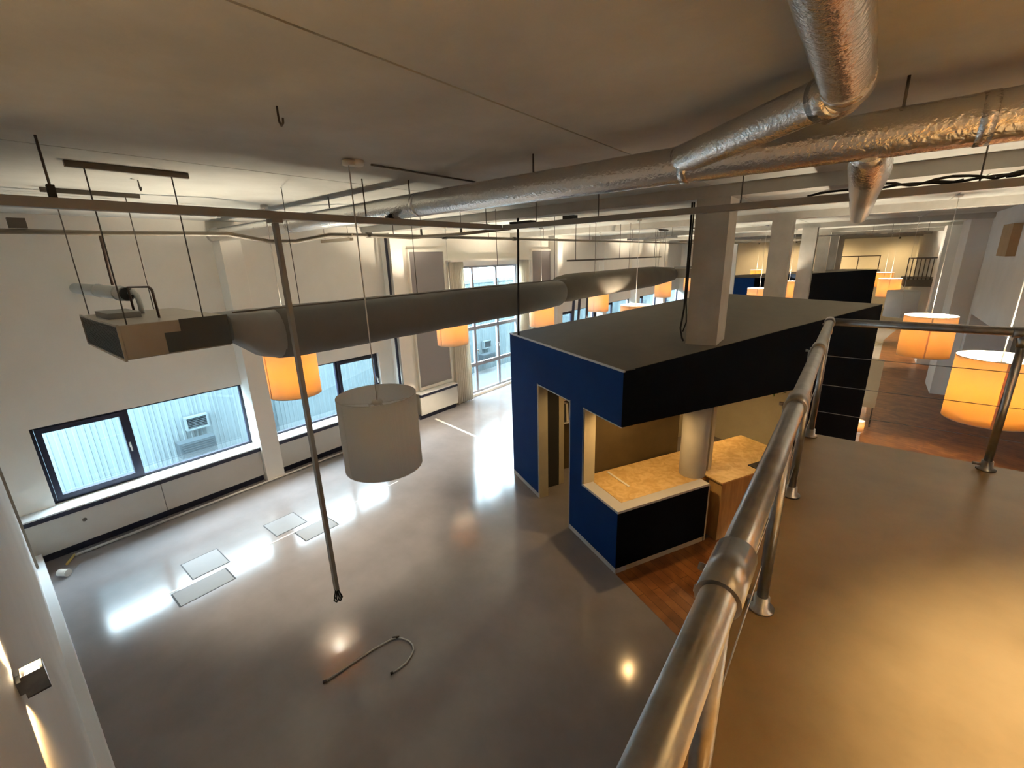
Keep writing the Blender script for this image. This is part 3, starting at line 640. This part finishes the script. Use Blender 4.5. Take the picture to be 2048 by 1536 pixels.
# ------------------------------------------------------------------ wall lamps (up and down light)
def wall_lamp(x, y, z, label, e):
    t = thing('wall_lamp', label, 'lamp', (x, y, z)); t.scale = (.72, .72, .72)
    obj('housing', B((-.045, .045, .02, .11, -.07, -.062), (-.045, .045, .02, .024, -.07, .07), (-.045, .045, .106, .11, -.07, .07), (-.045, -.041, .024, .106, -.07, .07), (.041, .045, .024, .106, -.07, .07)), 'galv', t)
    obj('back_plate', B((-.035, .035, 0, .02, -.04, .04)), 'galv', t)
    bm = nbm(); lathe(bm, [(0, .02), (.022, .02), (.03, .045), (.02, .066), (0, .07)], 14, (0, .065, 0)); obj('bulb', bm, 'bulb_hot', t)
    for s in (1, -1):
        l = bpy.data.lights.new('wall_lamp_beam', 'SPOT'); l.energy = e; l.color = (1, .6, .24); l.spot_size = 1.5; l.spot_blend = .5; l.shadow_soft_size = .015
        lo = bpy.data.objects.new('wall_lamp_beam', l); C.objects.link(lo); lo.parent = t; lo.location = (0, .065, s * .09); lo.rotation_euler = (PI if s > 0 else 0, 0, 0)
MAT['bulb_hot'] = mat('hot_bulb', (1, .9, .8), .5, emit=(1, .74, .45), estr=30)
wall_lamp(-2.32, -.2, 3.18, 'small lit wall lamp throwing narrow beams up and down at the lower left', 14)
wall_lamp(1.3, -.2, 5.05, 'lit wall lamp above the mezzanine floor behind the camera', 220)
# ------------------------------------------------------------------ small things on the floor
t = thing('hooked_rod', 'thin pale hooked rod lying on the floor in the foreground', 'rod')
pts = [(-4.27, 1.66, .012), (-4.2, 2.24, .012), (-4.14, 2.47, .015), (-4.10, 2.54, .02)]
obj('straight_rod', T((pts, .011), seg=8), 'insul', t)
arc = [(-4.10, 2.54, .02), (-4.02, 2.575, .016), (-3.93, 2.60, .014), (-3.85, 2.59, .013), (-3.78, 2.55, .013), (-3.74, 2.48, .013), (-3.71, 2.38, .013), (-3.715, 2.28, .013), (-3.73, 2.19, .013)]
obj('bent_hook', T((arc, .010), seg=8), 'insul', t)
obj('end_cap', T(([(-4.285, 1.62, .014), (-4.27, 1.66, .014)], .016), ([(-3.73, 2.20, .014), (-3.74, 2.17, .014)], .015), ([(-4.14, 2.50, .022), (-4.08, 2.56, .022)], .014), seg=8), 'dark', t)
t = thing('paint_can', 'small white can lying on the floor in the far left corner', 'can', (-9.45, .05, .055), .6)
obj('can_body', T(([(-.07, 0, 0), (.07, 0, 0)], .055), seg=20), 'white', t); obj('lid', T(([(.07, 0, 0), (.085, 0, 0)], .057), seg=20), 'white', t)
tag(obj('yellow_wedge', T(([(-10.0, .25, .03), (-9.75, .12, .03)], .02), seg=6), 'yellow'), 'short yellow stick on the floor beside the white can', 'stick')
def hatch(pts, label):
    t = thing('floor_hatch', label, 'floor hatch')
    cx = sum(p[0] for p in pts) / 4; cy = sum(p[1] for p in pts) / 4
    bm = nbm(); prism(bm, pts, 0, .002); obj('groove', bm, 'groove', t)
    bm = nbm(); prism(bm, [(cx + (p[0] - cx) * .94, cy + (p[1] - cy) * .94) for p in pts], 0, .004); obj('plate', bm, 'hatch', t)
hatch([(-7.5, .97), (-7.08, .97), (-7.08, 1.72), (-7.5, 1.72)], 'rectangular floor hatch nearest the left foreground')
hatch([(-8.2, 1.28), (-7.6, 1.28), (-7.6, 1.82), (-8.2, 1.82)], 'square floor hatch close to the first window')
hatch([(-8.25, 2.6), (-7.68, 2.6), (-7.68, 3.18), (-8.25, 3.18)], 'square floor hatch close to the first pilaster')
hatch([(-7.53, 2.85), (-7.1, 2.85), (-7.1, 3.5), (-7.53, 3.5)], 'small rectangular floor hatch behind the hanging pole')
tag(obj('floor_tape', B((-7.575, -7.545, .95, 5.2, .0, .002)), 'white'), 'long thin pale strip in the floor between the hatches', 'strip')
bm = nbm(); prism(bm, [(-9.9, 8.36), (-7.9, 8.04), (-6.7, 7.62), (-6.7, 7.70), (-7.9, 8.12), (-9.9, 8.44)], 0, .003); tag(obj('floor_tape', bm, 'white'), 'pale strip on the floor leading from the grey screen to the kiosk', 'strip')
# right-hand far objects
t = thing('room_divider', 'pale upright divider board on legs right of the front kiosk', 'divider', (0, 14.9, 0))
obj('board', B((-.35, .66, -.02, .02, .50, 1.85)), 'inner', t, .003)
for x in (-.3, .6): obj('leg', B((x, x + .03, -.2, .2, 0, .03), (x, x + .03, -.015, .015, .03, .5)), 'rod', t)
t = thing('floor_lamp', 'small low glowing lamp on the floor at the foot of the divider board', 'lamp', (.36, 14.2, 0))
bm = nbm(); shell(bm, .14, .004, .03, .30, 24); obj('lampshade', bm, 'shade', t)
bm = nbm(); lathe(bm, [(0, 0), (.1, 0), (.1, .02), (.02, .03), (.02, .12), (0, .12)], 20); obj('base', bm, 'rod', t)
l = bpy.data.lights.new('floor_lamp_light', 'POINT'); l.energy = 2.0; l.color = WARM; l.shadow_soft_size = .04; lo = bpy.data.objects.new('floor_lamp_light', l); C.objects.link(lo); lo.parent = t; lo.location = (0, 0, .2)
tag(obj('wall_panel', B((2.44, XR, 15.6, 16.65, 4.42, 5.16)), 'copperwall', None, .004), 'ochre brown panel high on the right white wall at the picture edge', 'panel')
bm = nbm(); v = [(2.6, 12.55, 2.35), (2.6, 13.35, 2.35), (2.6, 13.35, 2.9), (2.52, 12.55, 2.35), (2.52, 13.35, 2.35), (2.52, 13.35, 2.9)]; vs = [bm.verts.new(q) for q in v]
for f in ((0, 1, 2), (3, 5, 4), (0, 3, 4, 1), (1, 4, 5, 2), (2, 5, 3, 0)): bm.faces.new([vs[i] for i in f])
tag(obj('wall_wedge', bm, 'rod'), 'dark triangular wedge on the right white wall above the largest lampshade', 'bracket')  # plain dark triangular prism against the wall
for i, x in enumerate((-8.0, -5.2, -2.2, 1.4)):
    t = thing('ceiling_spot', ['leftmost', 'second', 'third', 'rightmost'][i] + ' of the ceiling spots washing the far back wall', 'light', (x, 45.2, 5.38))
    bm = nbm(); lathe(bm, [(0, .06), (.05, .06), (.07, -.06), (.06, -.06), (.04, .04), (0, .04)], 16); obj('spot_head', bm, 'rod', t)
    obj('stem', T(([(0, 0, .05), (0, 0, .22)], .012), seg=6), 'rod', t)
    l = bpy.data.lights.new('back_spot', 'SPOT'); l.energy = 260; l.color = (1, .68, .30); l.spot_size = 2.4; l.spot_blend = .8; l.shadow_soft_size = .06
    lo = bpy.data.objects.new('back_spot', l); C.objects.link(lo); lo.parent = t; lo.location = (0, 0, 0); lo.rotation_euler = (.7, 0, 0)
# crossed dark poles beyond the kiosk
for i, (x, y, dy) in enumerate(((-8.9, 14.7, .5), (-8.9, 15.15, .5), (-8.9, 15.95, .35), (-8.9, 16.6, .45))):
    tag(obj('leaning_pole', T(([(x, y, 0), (x - .1, y + dy, 3.1)], .055), seg=12), 'black'), ['first', 'second', 'third', 'fourth'][i] + ' from the left of the dark poles leaning before the far windows', 'pole', 'leaning dark poles')
# grid of window portals guides the sampler only
for y0, y1, z0, z1 in bays:
    l = bpy.data.lights.new('sky_portal', 'AREA'); l.shape = 'RECTANGLE'; l.size = z1 - z0; l.size_y = y1 - y0; l.cycles.is_portal = True
    o = bpy.data.objects.new('sky_portal', l); C.objects.link(o); o.location = (XW - .27, (y0 + y1) / 2, (z0 + z1) / 2); o.rotation_euler = (0, -PI / 2, 0)
